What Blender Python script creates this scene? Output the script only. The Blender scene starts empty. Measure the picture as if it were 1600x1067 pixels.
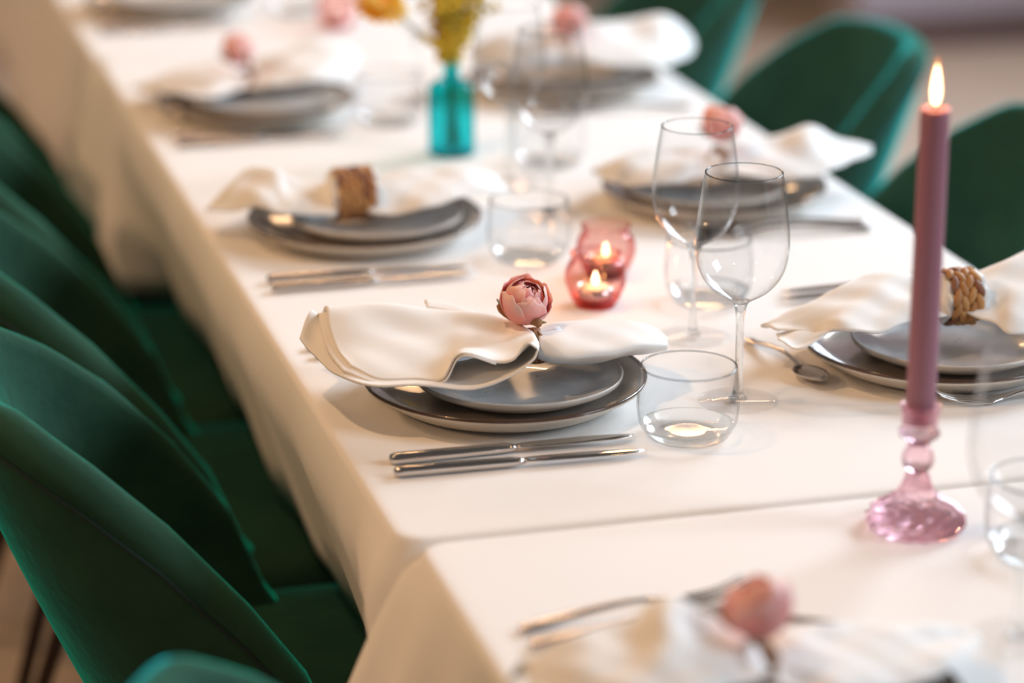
import bpy, bmesh, math, random
import numpy as np
from mathutils import Vector, Matrix
random.seed(7)
S = bpy.context.scene
COL = S.collection
# ------------------------------------------------------------------ camera
FPX = 4200.0
TH = math.atan(1366 / FPX)
YAW = math.atan2(1226, FPX * math.cos(TH) + 1366 * math.sin(TH))
CH = 1.525
CF = np.array([math.sin(YAW) * math.cos(TH), math.cos(YAW) * math.cos(TH), -math.sin(TH)])
CR = np.array([math.cos(YAW), -math.sin(YAW), 0.0])
CU = np.cross(CR, CF)
cam = bpy.data.objects.new('camera', bpy.data.cameras.new('camera'))
COL.objects.link(cam)
cam.location = (0, 0, CH)
cam.rotation_euler = (math.pi / 2 - TH, 0, -YAW)
cam.data.sensor_width = 36
cam.data.lens = FPX / 1600 * 36
cam.data.clip_start = 0.05
cam.data.dof.use_dof = True
cam.data.dof.focus_distance = 2.30
cam.data.dof.aperture_fstop = 2.1
S.camera = cam
# ------------------------------------------------------------------ light
W = bpy.data.worlds.new('room_light')
S.world = W
W.use_nodes = True
W.node_tree.nodes['Background'].inputs[0].default_value = (0.95, 0.86, 0.80, 1)
W.node_tree.nodes['Background'].inputs[1].default_value = 0.08
def light(name, kind, loc, target, energy, color, size=0.1, size_y=None, spot=None):
    l = bpy.data.lights.new(name, kind)
    l.energy = energy; l.color = color
    if kind == 'AREA':
        l.shape = 'RECTANGLE'; l.size = size; l.size_y = size_y or size
    else:
        l.shadow_soft_size = size
    if spot:
        l.spot_size = math.radians(spot); l.spot_blend = 0.5
    o = bpy.data.objects.new(name, l); COL.objects.link(o)
    o.location = loc
    o.rotation_euler = (Vector(target) - Vector(loc)).to_track_quat('-Z', 'Y').to_euler()
    return o
COOL = (0.74, 0.87, 1.0)
WARM = (1.0, 0.60, 0.31)
light('window_light', 'AREA', (3.9, 4.2, 2.5), (0.8, 2.4, 0.75), 160, COOL, 1.8, 1.4)
light('window_light', 'AREA', (3.6, 0.6, 2.5), (0.8, 2.4, 0.75), 62, COOL, 1.3, 1.3)
light('background_fill', 'POINT', (-0.25, 2.3, 2.75), (0.8, 2.2, 0.75), 46, WARM, 0.06)
light('background_fill', 'POINT', (-1.8, 3.0, 2.4), (0.8, 2.2, 0.75), 50, WARM, 0.06)
light('background_fill', 'POINT', (-1.7, 0.9, 2.4), (0.8, 2.2, 0.75), 40, WARM, 0.06)
light('background_fill', 'POINT', (-1.5, 6.0, 2.5), (0.8, 2.2, 0.75), 50, WARM, 0.06)
light('ceiling_strip', 'AREA', (1.5, 7.2, 2.75), (0.9, 2.6, 0.75), 30, WARM, 2.4, 0.035)
light('ceiling_strip', 'AREA', (0.95, 4.8, 2.75), (0.85, 3.6, 0.75), 3, WARM, 0.4, 0.03)
light('background_fill', 'POINT', (3.9, 5.6, 2.8), (3, 6, 0), 60, (1.0, 0.88, 0.80), 0.06)  # added unseen lamp, brightens the far floor and mauve wall at right
V = S.view_settings
V.view_transform = 'Standard'; V.look = 'None'; V.gamma = 1; V.exposure = 0.27
V.use_curve_mapping = False
# ------------------------------------------------------------------ materials
def mat(name, color, rough=0.5, metal=0.0, **kw):
    m = bpy.data.materials.new(name); m.use_nodes = True
    b = m.node_tree.nodes['Principled BSDF']
    b.inputs['Base Color'].default_value = (*color, 1)
    b.inputs['Roughness'].default_value = rough
    b.inputs['Metallic'].default_value = metal
    for k, v in kw.items():
        b.inputs[k.replace('_', ' ')].default_value = v
    return m
def nodes(m):
    nt = m.node_tree
    return nt, nt.nodes, nt.links, nt.nodes['Principled BSDF']
def add_noise_color(m, c1, c2, scale, lo=0.35, hi=0.65, detail=4, coord='Object'):
    nt, N, L, b = nodes(m)
    tc = N.new('ShaderNodeTexCoord'); n = N.new('ShaderNodeTexNoise'); r = N.new('ShaderNodeValToRGB')
    n.inputs['Scale'].default_value = scale; n.inputs['Detail'].default_value = detail
    r.color_ramp.elements[0].position = lo; r.color_ramp.elements[1].position = hi
    r.color_ramp.elements[0].color = (*c1, 1); r.color_ramp.elements[1].color = (*c2, 1)
    L.new(tc.outputs[coord], n.inputs['Vector']); L.new(n.outputs['Fac'], r.inputs['Fac'])
    L.new(r.outputs['Color'], b.inputs['Base Color'])
    return r
def add_bump(m, scale, strength, dist=0.001, tex='ShaderNodeTexNoise'):
    nt, N, L, b = nodes(m)
    tc = N.new('ShaderNodeTexCoord'); n = N.new(tex); bp = N.new('ShaderNodeBump')
    n.inputs['Scale'].default_value = scale
    bp.inputs['Strength'].default_value = strength; bp.inputs['Distance'].default_value = dist
    L.new(tc.outputs['Object'], n.inputs['Vector'])
    L.new(n.outputs[0], bp.inputs['Height']); L.new(bp.outputs['Normal'], b.inputs['Normal'])
LINEN = mat('white_linen', (0.86, 0.84, 0.82), 0.85, Sheen_Weight=0.15)
add_bump(LINEN, 900, 0.12, 0.0006)
NAPKIN = mat('white_napkin_cotton', (0.88, 0.865, 0.84), 0.85, Sheen_Weight=0.2)
add_bump(NAPKIN, 700, 0.15, 0.0006)
VELVET = mat('green_velvet', (0.020, 0.060, 0.036), 0.8, Specular_IOR_Level=0.08, Sheen_Weight=1.0, Sheen_Roughness=0.30, Sheen_Tint=(0.0, 0.92, 0.88, 1))
add_noise_color(VELVET, (0.016, 0.052, 0.032), (0.026, 0.074, 0.044), 14, 0.3, 0.7, 6)
add_bump(VELVET, 60, 0.25, 0.004)
SEAM = mat('green_seam', (0.001, 0.022, 0.018), 0.8)
LEGM = mat('dark_brown_metal', (0.03, 0.014, 0.008), 0.45, 0.3)
STEEL = mat('polished_steel', (0.66, 0.63, 0.61), 0.11, 1.0)
GLAZE_IN = mat('taupe_glaze', (0.42, 0.37, 0.32), 0.18, Coat_Weight=0.5)
GLAZE_OUT = mat('cream_stoneware', (0.64, 0.59, 0.51), 0.35)
GLAZE_RIM = mat('brown_glaze_rim', (0.07, 0.035, 0.02), 0.2, Coat_Weight=0.5)
SIDE_IN = mat('blue_grey_speckled_glaze', (0.36, 0.38, 0.40), 0.28, Coat_Weight=0.3)
def speckle(m, base1, base2):
    nt, N, L, b = nodes(m)
    tc = N.new('ShaderNodeTexCoord')
    n = N.new('ShaderNodeTexNoise'); n.inputs['Scale'].default_value = 25
    r = N.new('ShaderNodeValToRGB'); r.color_ramp.elements[0].color = (*base1, 1); r.color_ramp.elements[1].color = (*base2, 1)
    r.color_ramp.elements[0].position = 0.42; r.color_ramp.elements[1].position = 0.6
    v = N.new('ShaderNodeTexVoronoi'); v.inputs['Scale'].default_value = 62
    c = N.new('ShaderNodeMath'); c.operation = 'LESS_THAN'; c.inputs[1].default_value = 0.08
    n2 = N.new('ShaderNodeTexNoise'); n2.inputs['Scale'].default_value = 40
    g = N.new('ShaderNodeMath'); g.operation = 'GREATER_THAN'; g.inputs[1].default_value = 0.52
    mu = N.new('ShaderNodeMath'); mu.operation = 'MULTIPLY'
    mx = N.new('ShaderNodeMix'); mx.data_type = 'RGBA'; mx.inputs[7].default_value = (0.03, 0.025, 0.02, 1)
    for t in (n, v, n2): L.new(tc.outputs['Object'], t.inputs['Vector'])
    L.new(n.outputs['Fac'], r.inputs['Fac']); L.new(v.outputs['Distance'], c.inputs[0]); L.new(n2.outputs['Fac'], g.inputs[0])
    L.new(c.outputs[0], mu.inputs[0]); L.new(g.outputs[0], mu.inputs[1])
    L.new(r.outputs['Color'], mx.inputs[6]); L.new(mu.outputs[0], mx.inputs[0]); L.new(mx.outputs[2], b.inputs['Base Color'])
speckle(SIDE_IN, (0.42, 0.44, 0.46), (0.55, 0.56, 0.57))
SIDE_OUT = mat('grey_stoneware', (0.42, 0.39, 0.36), 0.35)
speckle(SIDE_OUT, (0.52, 0.49, 0.45), (0.62, 0.58, 0.53))
def thin_glass(name, clear, edge, rough=0.0, ramp0=0.80, bump=None, refl=0.65):
    m = bpy.data.materials.new(name); m.use_nodes = True
    nt = m.node_tree; N = nt.nodes; L = nt.links
    N.remove(N['Principled BSDF']); out = N['Material Output']
    t = N.new('ShaderNodeBsdfTransparent'); g = N.new('ShaderNodeBsdfGlossy'); mx = N.new('ShaderNodeMixShader')
    lw = N.new('ShaderNodeLayerWeight'); lw.inputs['Blend'].default_value = 0.5
    pw = N.new('ShaderNodeMath'); pw.operation = 'POWER'; pw.inputs[1].default_value = 5.0
    f = N.new('ShaderNodeMath'); f.operation = 'MULTIPLY_ADD'; f.inputs[1].default_value = refl; f.inputs[2].default_value = 0.025
    L.new(lw.outputs['Facing'], pw.inputs[0]); L.new(pw.outputs[0], f.inputs[0])
    r = N.new('ShaderNodeValToRGB')
    r.color_ramp.elements[0].position = ramp0; r.color_ramp.elements[1].position = 1.0
    r.color_ramp.elements[0].color = (*clear, 1); r.color_ramp.elements[1].color = (*edge, 1)
    g.inputs['Roughness'].default_value = rough
    L.new(lw.outputs['Facing'], r.inputs['Fac']); L.new(r.outputs['Color'], t.inputs['Color'])
    L.new(f.outputs[0], mx.inputs['Fac']); L.new(t.outputs[0], mx.inputs[1]); L.new(g.outputs[0], mx.inputs[2])
    L.new(mx.outputs[0], out.inputs['Surface'])
    if bump:
        tc = N.new('ShaderNodeTexCoord'); v = N.new('ShaderNodeTexVoronoi'); v.inputs['Scale'].default_value = bump
        b = N.new('ShaderNodeBump'); b.inputs['Strength'].default_value = 0.8; b.inputs['Distance'].default_value = 0.004
        L.new(tc.outputs['Object'], v.inputs['Vector']); L.new(v.outputs['Distance'], b.inputs['Height'])
        for q in (g, lw): L.new(b.outputs['Normal'], q.inputs['Normal'])
    return m
GLASS = thin_glass('clear_thin_glass', (0.995, 0.995, 0.995), (0.30, 0.33, 0.34))
FOOTGLASS = thin_glass('clear_flat_glass', (0.995, 0.995, 0.995), (0.90, 0.91, 0.92), 0.0, 0.85, None, 0.35)
def solid_glass(name, color, rough=0.0, mixt=0.45, tcol=(0.9, 0.92, 0.92)):
    m = bpy.data.materials.new(name); m.use_nodes = True
    nt = m.node_tree; N = nt.nodes; L = nt.links
    N.remove(N['Principled BSDF']); out = N['Material Output']
    g = N.new('ShaderNodeBsdfGlass'); g.inputs['Color'].default_value = (*color, 1); g.inputs['IOR'].default_value = 1.48
    g.inputs['Roughness'].default_value = rough
    t = N.new('ShaderNodeBsdfTransparent'); t.inputs['Color'].default_value = (*tcol, 1)
    mx = N.new('ShaderNodeMixShader'); mx.inputs['Fac'].default_value = mixt
    L.new(g.outputs[0], mx.inputs[1]); L.new(t.outputs[0], mx.inputs[2]); L.new(mx.outputs[0], out.inputs['Surface'])
    return m
THICK = solid_glass('clear_thick_glass', (0.98, 0.99, 0.99), 0.0, 0.55, (0.98, 0.99, 0.99))
PINKGLASS = solid_glass('pink_pressed_glass', (1.0, 0.84, 0.88), 0.01, 0.35, (0.98, 0.85, 0.89))
JARGLASS = thin_glass('rose_red_glass', (0.985, 0.86, 0.84), (0.90, 0.42, 0.40), 0.08, 0.35, 75)
JARBASE = thin_glass('rose_red_glass_base', (0.97, 0.55, 0.52), (0.88, 0.30, 0.28), 0.1, 0.35, 90)
TEAL = thin_glass('turquoise_glass', (0.22, 0.88, 0.90), (0.02, 0.40, 0.48), 0.05, 0.5)
CANDLE = mat('mauve_wax', (0.32, 0.135, 0.18), 0.5, Subsurface_Weight=0.25, Subsurface_Scale=0.01)
CANDLE.node_tree.nodes['Principled BSDF'].inputs['Subsurface Radius'].default_value = (1.0, 0.4, 0.3)
WAXW = mat('white_wax', (0.9, 0.82, 0.7), 0.5)
ALU = mat('aluminium_cup', (0.7, 0.7, 0.7), 0.3, 1.0)
WICK = mat('burnt_wick', (0.02, 0.015, 0.012), 0.9)
def emit(name, color, strength, transp=0.0):
    m = bpy.data.materials.new(name); m.use_nodes = True
    nt = m.node_tree; N = nt.nodes; L = nt.links
    N.remove(N['Principled BSDF']); out = N['Material Output']
    e = N.new('ShaderNodeEmission'); e.inputs[0].default_value = (*color, 1); e.inputs[1].default_value = strength
    t = N.new('ShaderNodeBsdfTransparent'); mx = N.new('ShaderNodeMixShader'); mx.inputs['Fac'].default_value = transp
    L.new(e.outputs[0], mx.inputs[1]); L.new(t.outputs[0], mx.inputs[2]); L.new(mx.outputs[0], out.inputs['Surface'])
    return m
FL_IN = emit('flame_core', (1.0, 0.78, 0.42), 9.0)
FL_OUT = emit('flame_mantle', (1.0, 0.30, 0.05), 1.2, 0.6)
def petal_mat(name, base, edge):
    m = mat(name, base, 0.6, Subsurface_Weight=0.35, Subsurface_Scale=0.006)
    nt, N, L, b = nodes(m)
    a = N.new('ShaderNodeAttribute'); a.attribute_name = 'along'
    r = N.new('ShaderNodeValToRGB')
    r.color_ramp.elements[0].color = (*base, 1); r.color_ramp.elements[0].position = 0.58
    r.color_ramp.elements[1].color = (*edge, 1); r.color_ramp.elements[1].position = 1.0
    L.new(a.outputs['Fac'], r.inputs['Fac']); L.new(r.outputs['Color'], b.inputs['Base Color'])
    t = N.new('ShaderNodeBsdfTranslucent'); mx = N.new('ShaderNodeMixShader'); mx.inputs['Fac'].default_value = 0.08
    L.new(r.outputs['Color'], t.inputs['Color']); L.new(b.outputs[0], mx.inputs[1]); L.new(t.outputs[0], mx.inputs[2])
    L.new(mx.outputs[0], N['Material Output'].inputs['Surface'])
    return m
PETAL = petal_mat('pink_petal', (1.0, 0.34, 0.32), (1.0, 0.62, 0.58))
PETAL_D = petal_mat('deep_pink_petal', (1.0, 0.28, 0.28), (1.0, 0.52, 0.50))
YPETAL = petal_mat('yellow_petal', (0.85, 0.36, 0.01), (0.90, 0.58, 0.02))
ORANGE = mat('orange_disc', (0.85, 0.28, 0.01), 0.7)
LEAF = mat('olive_leaf', (0.16, 0.15, 0.02), 0.55)
STEM = mat('green_stem', (0.10, 0.13, 0.02), 0.6)
YDOT = mat('yellow_blossom', (0.62, 0.42, 0.02), 0.8)
TWINE = mat('jute_twine', (0.32, 0.15, 0.06), 0.85); add_bump(TWINE, 600, 0.6, 0.001)
STRAW = [mat('straw_%s' % n, c, 0.6) for n, c in (('honey', (0.50, 0.25, 0.085)), ('tan', (0.42, 0.19, 0.06)), ('brown', (0.24, 0.095, 0.045)))]
RINGCORE = mat('woven_ring_core', (0.12, 0.05, 0.02), 0.8)
FLOOR = mat('tan_floor', (0.40, 0.27, 0.19), 0.55)
add_noise_color(FLOOR, (0.48, 0.39, 0.33), (0.55, 0.45, 0.38), 1.5, 0.3, 0.7)
MAUVE = mat('mauve_wall', (0.44, 0.39, 0.46), 0.8)
PALE = mat('grey_wall', (0.26, 0.23, 0.22), 0.8)
PLINTH = mat('dark_plinth', (0.14, 0.09, 0.085), 0.6)
WOOD = mat('table_wood', (0.25, 0.13, 0.06), 0.5)
# ------------------------------------------------------------------ helpers
def tag(o, label=None, cat=None, group=None, kind=None):
    if label: o['label'] = label
    if cat: o['category'] = cat
    if group: o['group'] = group
    if kind: o['kind'] = kind
    return o
def mesh(name, verts, faces, smooth=True, mi=None):
    me = bpy.data.meshes.new(name)
    me.from_pydata([tuple(map(float, v)) for v in verts], [], faces)
    bm = bmesh.new(); bm.from_mesh(me)
    bmesh.ops.recalc_face_normals(bm, faces=bm.faces); bm.to_mesh(me); bm.free()
    me.polygons.foreach_set('use_smooth', [smooth] * len(me.polygons))
    if mi is not None: me.polygons.foreach_set('material_index', mi)
    return me
def add(name, me, mats, parent=None, loc=(0, 0, 0), rot=(0, 0, 0)):
    if isinstance(me, bpy.types.Mesh) and not me.materials:
        for m in (mats if isinstance(mats, (list, tuple)) else [mats]): me.materials.append(m)
    o = bpy.data.objects.new(name, me); COL.objects.link(o)
    o.parent = parent; o.location = loc; o.rotation_euler = rot
    return o
def empty(name, loc=(0, 0, 0), rz=0, label=None, cat=None, group=None):
    o = bpy.data.objects.new(name, None); COL.objects.link(o)
    o.empty_display_size = 0.02; o.location = loc; o.rotation_euler = (0, 0, rz)
    return tag(o, label, cat, group)
def copy_tree(o, parent=None):
    c = o.copy(); COL.objects.link(c); c.parent = parent
    for ch in list(o.children): copy_tree(ch, c)
    return c
def at(x, y, z=0.75):
    d = CF + CR * (x - 800) / FPX - CU * (y - 533.5) / FPX
    return Vector(np.array([0, 0, CH]) + d * ((z - CH) / d[2]))
def onY(x, y, Y):
    d = CF + CR * (x - 800) / FPX - CU * (y - 533.5) / FPX
    return np.array([0, 0, CH]) + d * (Y / d[1])
def lathe(name, prof, n=48, mi=None, bumpf=None):
    """prof: (r,z) from bottom to top or a closed run; r==0 ends make poles"""
    V_, F_, I_ = [], [], []
    rings = []
    for k, (r, z) in enumerate(prof):
        if r < 1e-6:
            rings.append([len(V_)]); V_.append((0, 0, z))
        else:
            ring = []
            for i in range(n):
                a = 2 * math.pi * i / n
                rr = r * (bumpf(a, k) if bumpf else 1)
                ring.append(len(V_)); V_.append((rr * math.cos(a), rr * math.sin(a), z))
            rings.append(ring)
    for k in range(len(rings) - 1):
        A, B = rings[k], rings[k + 1]
        for i in range(n):
            j = (i + 1) % n
            if len(A) == 1 and len(B) == 1: continue
            if len(A) == 1: F_.append((A[0], B[i], B[j]))
            elif len(B) == 1: F_.append((A[i], A[j], B[0]))
            else: F_.append((A[i], A[j], B[j], B[i]))
            I_.append(mi[k] if mi else 0)
    return mesh(name, V_, F_, True, I_ if mi else None)
def smooth_prof(pts, sub=6):
    p = np.array(pts, float); out = []
    for i in range(len(p) - 1):
        p0 = p[max(i - 1, 0)]; p1 = p[i]; p2 = p[i + 1]; p3 = p[min(i + 2, len(p) - 1)]
        for k in range(sub):
            t = k / sub
            out.append(0.5 * ((2 * p1) + (-p0 + p2) * t + (2 * p0 - 5 * p1 + 4 * p2 - p3) * t * t + (-p0 + 3 * p1 - 3 * p2 + p3) * t ** 3))
    out.append(p[-1])
    return [tuple(q) for q in out]
def loft(name, secs, cap=True, closed=True):
    n = len(secs[0]); V_ = [p for s in secs for p in s]; F_ = []
    for k in range(len(secs) - 1):
        for i in range(n if closed else n - 1):
            j = (i + 1) % n
            F_.append((k * n + i, k * n + j, (k + 1) * n + j, (k + 1) * n + i))
    if cap and closed:
        F_.append(tuple(range(n))); F_.append(tuple((len(secs) - 1) * n + i for i in range(n)))
    return mesh(name, V_, F_)
def tube(name, pts, r, n=8, rf=None):
    pts = [np.array(p, float) for p in pts]; secs = []
    for k, p in enumerate(pts):
        t = pts[min(k + 1, len(pts) - 1)] - pts[max(k - 1, 0)]
        t = t / (np.linalg.norm(t) + 1e-9)
        up = np.array([0, 0, 1.0]) if abs(t[2]) < 0.9 else np.array([1.0, 0, 0])
        a = np.cross(t, up); a /= np.linalg.norm(a); b = np.cross(a, t)
        rr = r * (rf(k / (len(pts) - 1)) if rf else 1)
        secs.append([p + rr * (a * math.cos(2 * math.pi * i / n) + b * math.sin(2 * math.pi * i / n)) for i in range(n)])
    return loft(name, secs)
def catmull_grid(G, ku, kv):
    """G: array (cols, rows, 3) -> finer grid"""
    G = np.array(G, float)
    def up(A, k):
        return np.array([q for q in _cr(A, k)])
    def _cr(A, k):
        n = len(A)
        for i in range(n - 1):
            p1 = A[i]; p2 = A[i + 1]
            p0 = A[i - 1] if i else 2 * p1 - p2
            p3 = A[i + 2] if i + 2 < n else 2 * p2 - p1
            for s in range(k):
                t = s / k
                yield 0.5 * ((2 * p1) + (p2 - p0) * t + (2 * p0 - 5 * p1 + 4 * p2 - p3) * t * t + (3 * p1 - p0 - 3 * p2 + p3) * t ** 3)
        yield A[-1]
    A = up(G, ku)
    return np.swapaxes(up(np.swapaxes(A, 0, 1), kv), 0, 1)
def sheet(name, G, ku=8, kv=6, thick=0.0016, ripple=None):
    A = catmull_grid(G, ku, kv); nu, nv = A.shape[:2]
    if ripple: A = ripple(A)
    du = np.gradient(A, axis=0); dv = np.gradient(A, axis=1)
    Nn = np.cross(du, dv); Nn /= (np.linalg.norm(Nn, axis=2, keepdims=True) + 1e-12)
    top = (A + Nn * thick / 2).reshape(-1, 3); bot = (A - Nn * thick / 2).reshape(-1, 3)
    V_ = list(top) + list(bot); o = nu * nv; F_ = []
    for i in range(nu - 1):
        for j in range(nv - 1):
            a, b, c, d = i * nv + j, (i + 1) * nv + j, (i + 1) * nv + j + 1, i * nv + j + 1
            F_.append((a, b, c, d)); F_.append((o + d, o + c, o + b, o + a))
    edge = [i * nv for i in range(nu)] + [(nu - 1) * nv + j for j in range(1, nv)] + [i * nv + nv - 1 for i in range(nu - 2, -1, -1)] + [j for j in range(nv - 2, 0, -1)]
    for k in range(len(edge)):
        a, b = edge[k], edge[(k + 1) % len(edge)]
        F_.append((a, b, o + b, o + a))
    return mesh(name, V_, F_)
def superloop(w, d, p, n, z, cx=0, cy=0):
    out = []
    for i in range(n):
        a = 2 * math.pi * i / n; c, s = math.cos(a), math.sin(a)
        out.append((cx + w * math.copysign(abs(c) ** p, c), cy + d * math.copysign(abs(s) ** p, s), z))
    return out
def box(name, x0, x1, y0, y1, z0, z1, bev=0.0):
    bm = bmesh.new(); bmesh.ops.create_cube(bm, size=1)
    for v in bm.verts: v.co = Vector(((x0 + x1) / 2 + v.co.x * (x1 - x0), (y0 + y1) / 2 + v.co.y * (y1 - y0), (z0 + z1) / 2 + v.co.z * (z1 - z0)))
    if bev: bmesh.ops.bevel(bm, geom=bm.edges[:], offset=bev, segments=2, affect='EDGES')
    me = bpy.data.meshes.new(name); bm.to_mesh(me); bm.free(); return me
# ------------------------------------------------------------------ setting
tag(add('floor', box('floor', -4, 7, -1, 13, -0.1, 0), FLOOR), kind='structure')
tag(add('wall_right', box('wall_right', 2.86, 6.9, 6.75, 6.95, 0, 3.0), MAUVE), kind='structure')
tag(add('baseboard_right', box('baseboard_right', 2.84, 6.9, 6.72, 6.748, 0.0, 0.09, 0.004), PLINTH), kind='structure')
tag(add('wall_back', box('wall_back', -4, 7, 11.0, 11.2, 0, 3.0), PALE), kind='structure')
# ------------------------------------------------------------------ tables and cloths
TX0, TX1 = 0.421, 1.158
def dining_table(x0, x1, y0, y1, ztop, label):
    t = empty('dining_table', ((x0 + x1) / 2, (y0 + y1) / 2, 0), 0, label, 'table', 'tables pushed together under white cloths')
    hx, hy = (x1 - x0) / 2 - 0.014, (y1 - y0) / 2 - 0.014
    add('table_top', box('table_top', -hx, hx, -hy, hy, ztop - 0.03, ztop - 0.003, 0.003), WOOD, t)
    for sx in (-1, 1):
        for sy in (-1, 1):
            x, y = sx * (hx - 0.09), sy * (hy - 0.12)
            add('leg', loft('leg', [superloop(r, r, 0.6, 12, z, x, y) for r, z in ((0.022, 0), (0.026, 0.3), (0.032, ztop - 0.03))]), WOOD, t)
    return t
def tablecloth(x0, x1, y0, y1, z, drop, label, seed, tuck=None, fold=1.0, flare=0.055):
    rnd = random.Random(seed)
    cx, cy = (x0 + x1) / 2, (y0 + y1) / 2; hx, hy = (x1 - x0) / 2, (y1 - y0) / 2
    rc = 0.028
    per = []                                 # (pos, normal, corner weight)
    def seg(ax, ay, bx, by, nx, ny, n):
        for i in range(n):
            t = i / n
            per.append((ax + (bx - ax) * t, ay + (by - ay) * t, nx, ny, 0.0))
    def arc(px, py, a0, n=9):
        for i in range(n):
            a = a0 + math.pi / 2 * i / n
            per.append((px + rc * math.cos(a), py + rc * math.sin(a), math.cos(a), math.sin(a), math.sin(math.pi * (i + 0.5) / n)))
    nl = int((y1 - y0) / 0.018); ns = int((x1 - x0) / 0.03)
    seg(hx, -hy + rc, hx, hy - rc, 1, 0, nl); arc(hx - rc, hy - rc, 0)
    seg(hx - rc, hy, -hx + rc, hy, 0, 1, ns); arc(-hx + rc, hy - rc, math.pi / 2)
    seg(-hx, hy - rc, -hx, -hy + rc, -1, 0, nl); arc(-hx + rc, -hy + rc, math.pi)
    seg(-hx + rc, -hy, hx - rc, -hy, 0, -1, ns); arc(hx - rc, -hy + rc, -math.pi / 2)
    n = len(per); V_, F_ = [], []
    ph = [rnd.uniform(0, 6.28) for _ in range(4)]
    steps = [(-0.020, 0.0), (-0.012, 0.0), (-0.006, -0.0004), (-0.002, -0.002), (0, -0.006)]
    drops = [0.018, 0.04, 0.065, 0.09, 0.12, 0.15, 0.18, 0.21, 0.235, drop]
    s = 0; arcs = []
    for i, p in enumerate(per):
        q = per[i - 1]; s += math.hypot(p[0] - q[0], p[1] - q[1]); arcs.append(s)
    # distance to the nearest corner, for the gathered corner folds
    cdist = [min(math.hypot(abs(p[0]) - hx, abs(p[1]) - hy), 9) for p in per]
    for off, dz in steps:
        for (x, y, nx, ny, w) in per: V_.append((x + nx * off, y + ny * off, dz))
    for d in drops:
        k = d / drop
        for i, (x, y, nx, ny, w) in enumerate(per):
            s = arcs[i]
            if abs(nx) < 0.5 and w == 0: o = 0.0      # the ends hang between the tables
            else:
                o = 0.006 * k + k * fold * (0.010 * math.sin(s * 9 + ph[0]) + 0.006 * math.sin(s * 23 + ph[1]) + 0.004 * math.sin(s * 41 + ph[2]))
            if tuck and nx < -0.5: o += tuck(y + cy, d, drop)
            c = math.exp(-(cdist[i] / 0.07) ** 2)
            o += flare * c * k ** 0.8 + (0.014 if fold < 1.5 else 0.030) * k * math.cos(cdist[i] * 75) * math.exp(-(cdist[i] / 0.14) ** 2)
            V_.append((x + nx * max(o, -0.10), y + ny * (min(max(o, -0.002), 0.0 if w == 0 else 0.03)), -d))
    R_ = len(steps) + len(drops)
    for k in range(R_ - 1):
        for i in range(n):
            j = (i + 1) % n
            F_.append((k * n + i, k * n + j, (k + 1) * n + j, (k + 1) * n + i))
    F_.append(tuple(range(n)))
    o = add('tablecloth', mesh('tablecloth', V_, F_), LINEN, None, (cx, cy, z))
    sm = o.modifiers.new('thickness', 'SOLIDIFY'); sm.thickness = 0.0012; sm.offset = -1
    tag(o, label, 'tablecloth', 'white tablecloths')
    return o
def tuck_mid(y, d, drop):
    t = min(max((y - 3.36) / 0.10, 0), 1); t = t * t * (3 - 2 * t)
    inn = 0.008 * min(d / 0.05, 1) - 0.075 * max(d - 0.05, 0) / (drop - 0.05)
    return inn * (1 - t) + 0.030 * t * d / drop
def tuck_far(y, d, drop): return 0.01 * d / drop
def tuck_front(y, d, drop): return 0.012 * d / drop
YS1, YS2 = 1.843, 3.645
dining_table(TX0, TX1, YS1, YS2, 0.749, 'middle dining table under the cloth with the turquoise bottle')
dining_table(TX0 + 0.012, TX1 + 0.012, YS1 - 1.8, YS1 - 0.004, 0.747, 'nearest dining table under the cloth with the pink candlestick')
dining_table(TX0 - 0.004, TX1 - 0.004, YS2 + 0.004, YS2 + 1.8, 0.749, 'farthest dining table at the top left of the row')
tablecloth(TX0, TX1, YS1, YS2, 0.7500, 0.262, 'long white tablecloth in the middle, under the turquoise bottle', 3, tuck_mid, 0.55)
tablecloth(TX0 + 0.012, TX1 + 0.012, YS1 - 1.8, YS1 - 0.001, 0.7496, 0.262, 'nearest white tablecloth, its seam in front of the pink candlestick', 5, tuck_front, 1.9, 0.09)
tablecloth(TX0 - 0.004, TX1 - 0.004, YS2 + 0.003, YS2 + 1.8, 0.7495, 0.30, 'farthest white tablecloth, blurred at the top left', 9, tuck_far)
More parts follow.
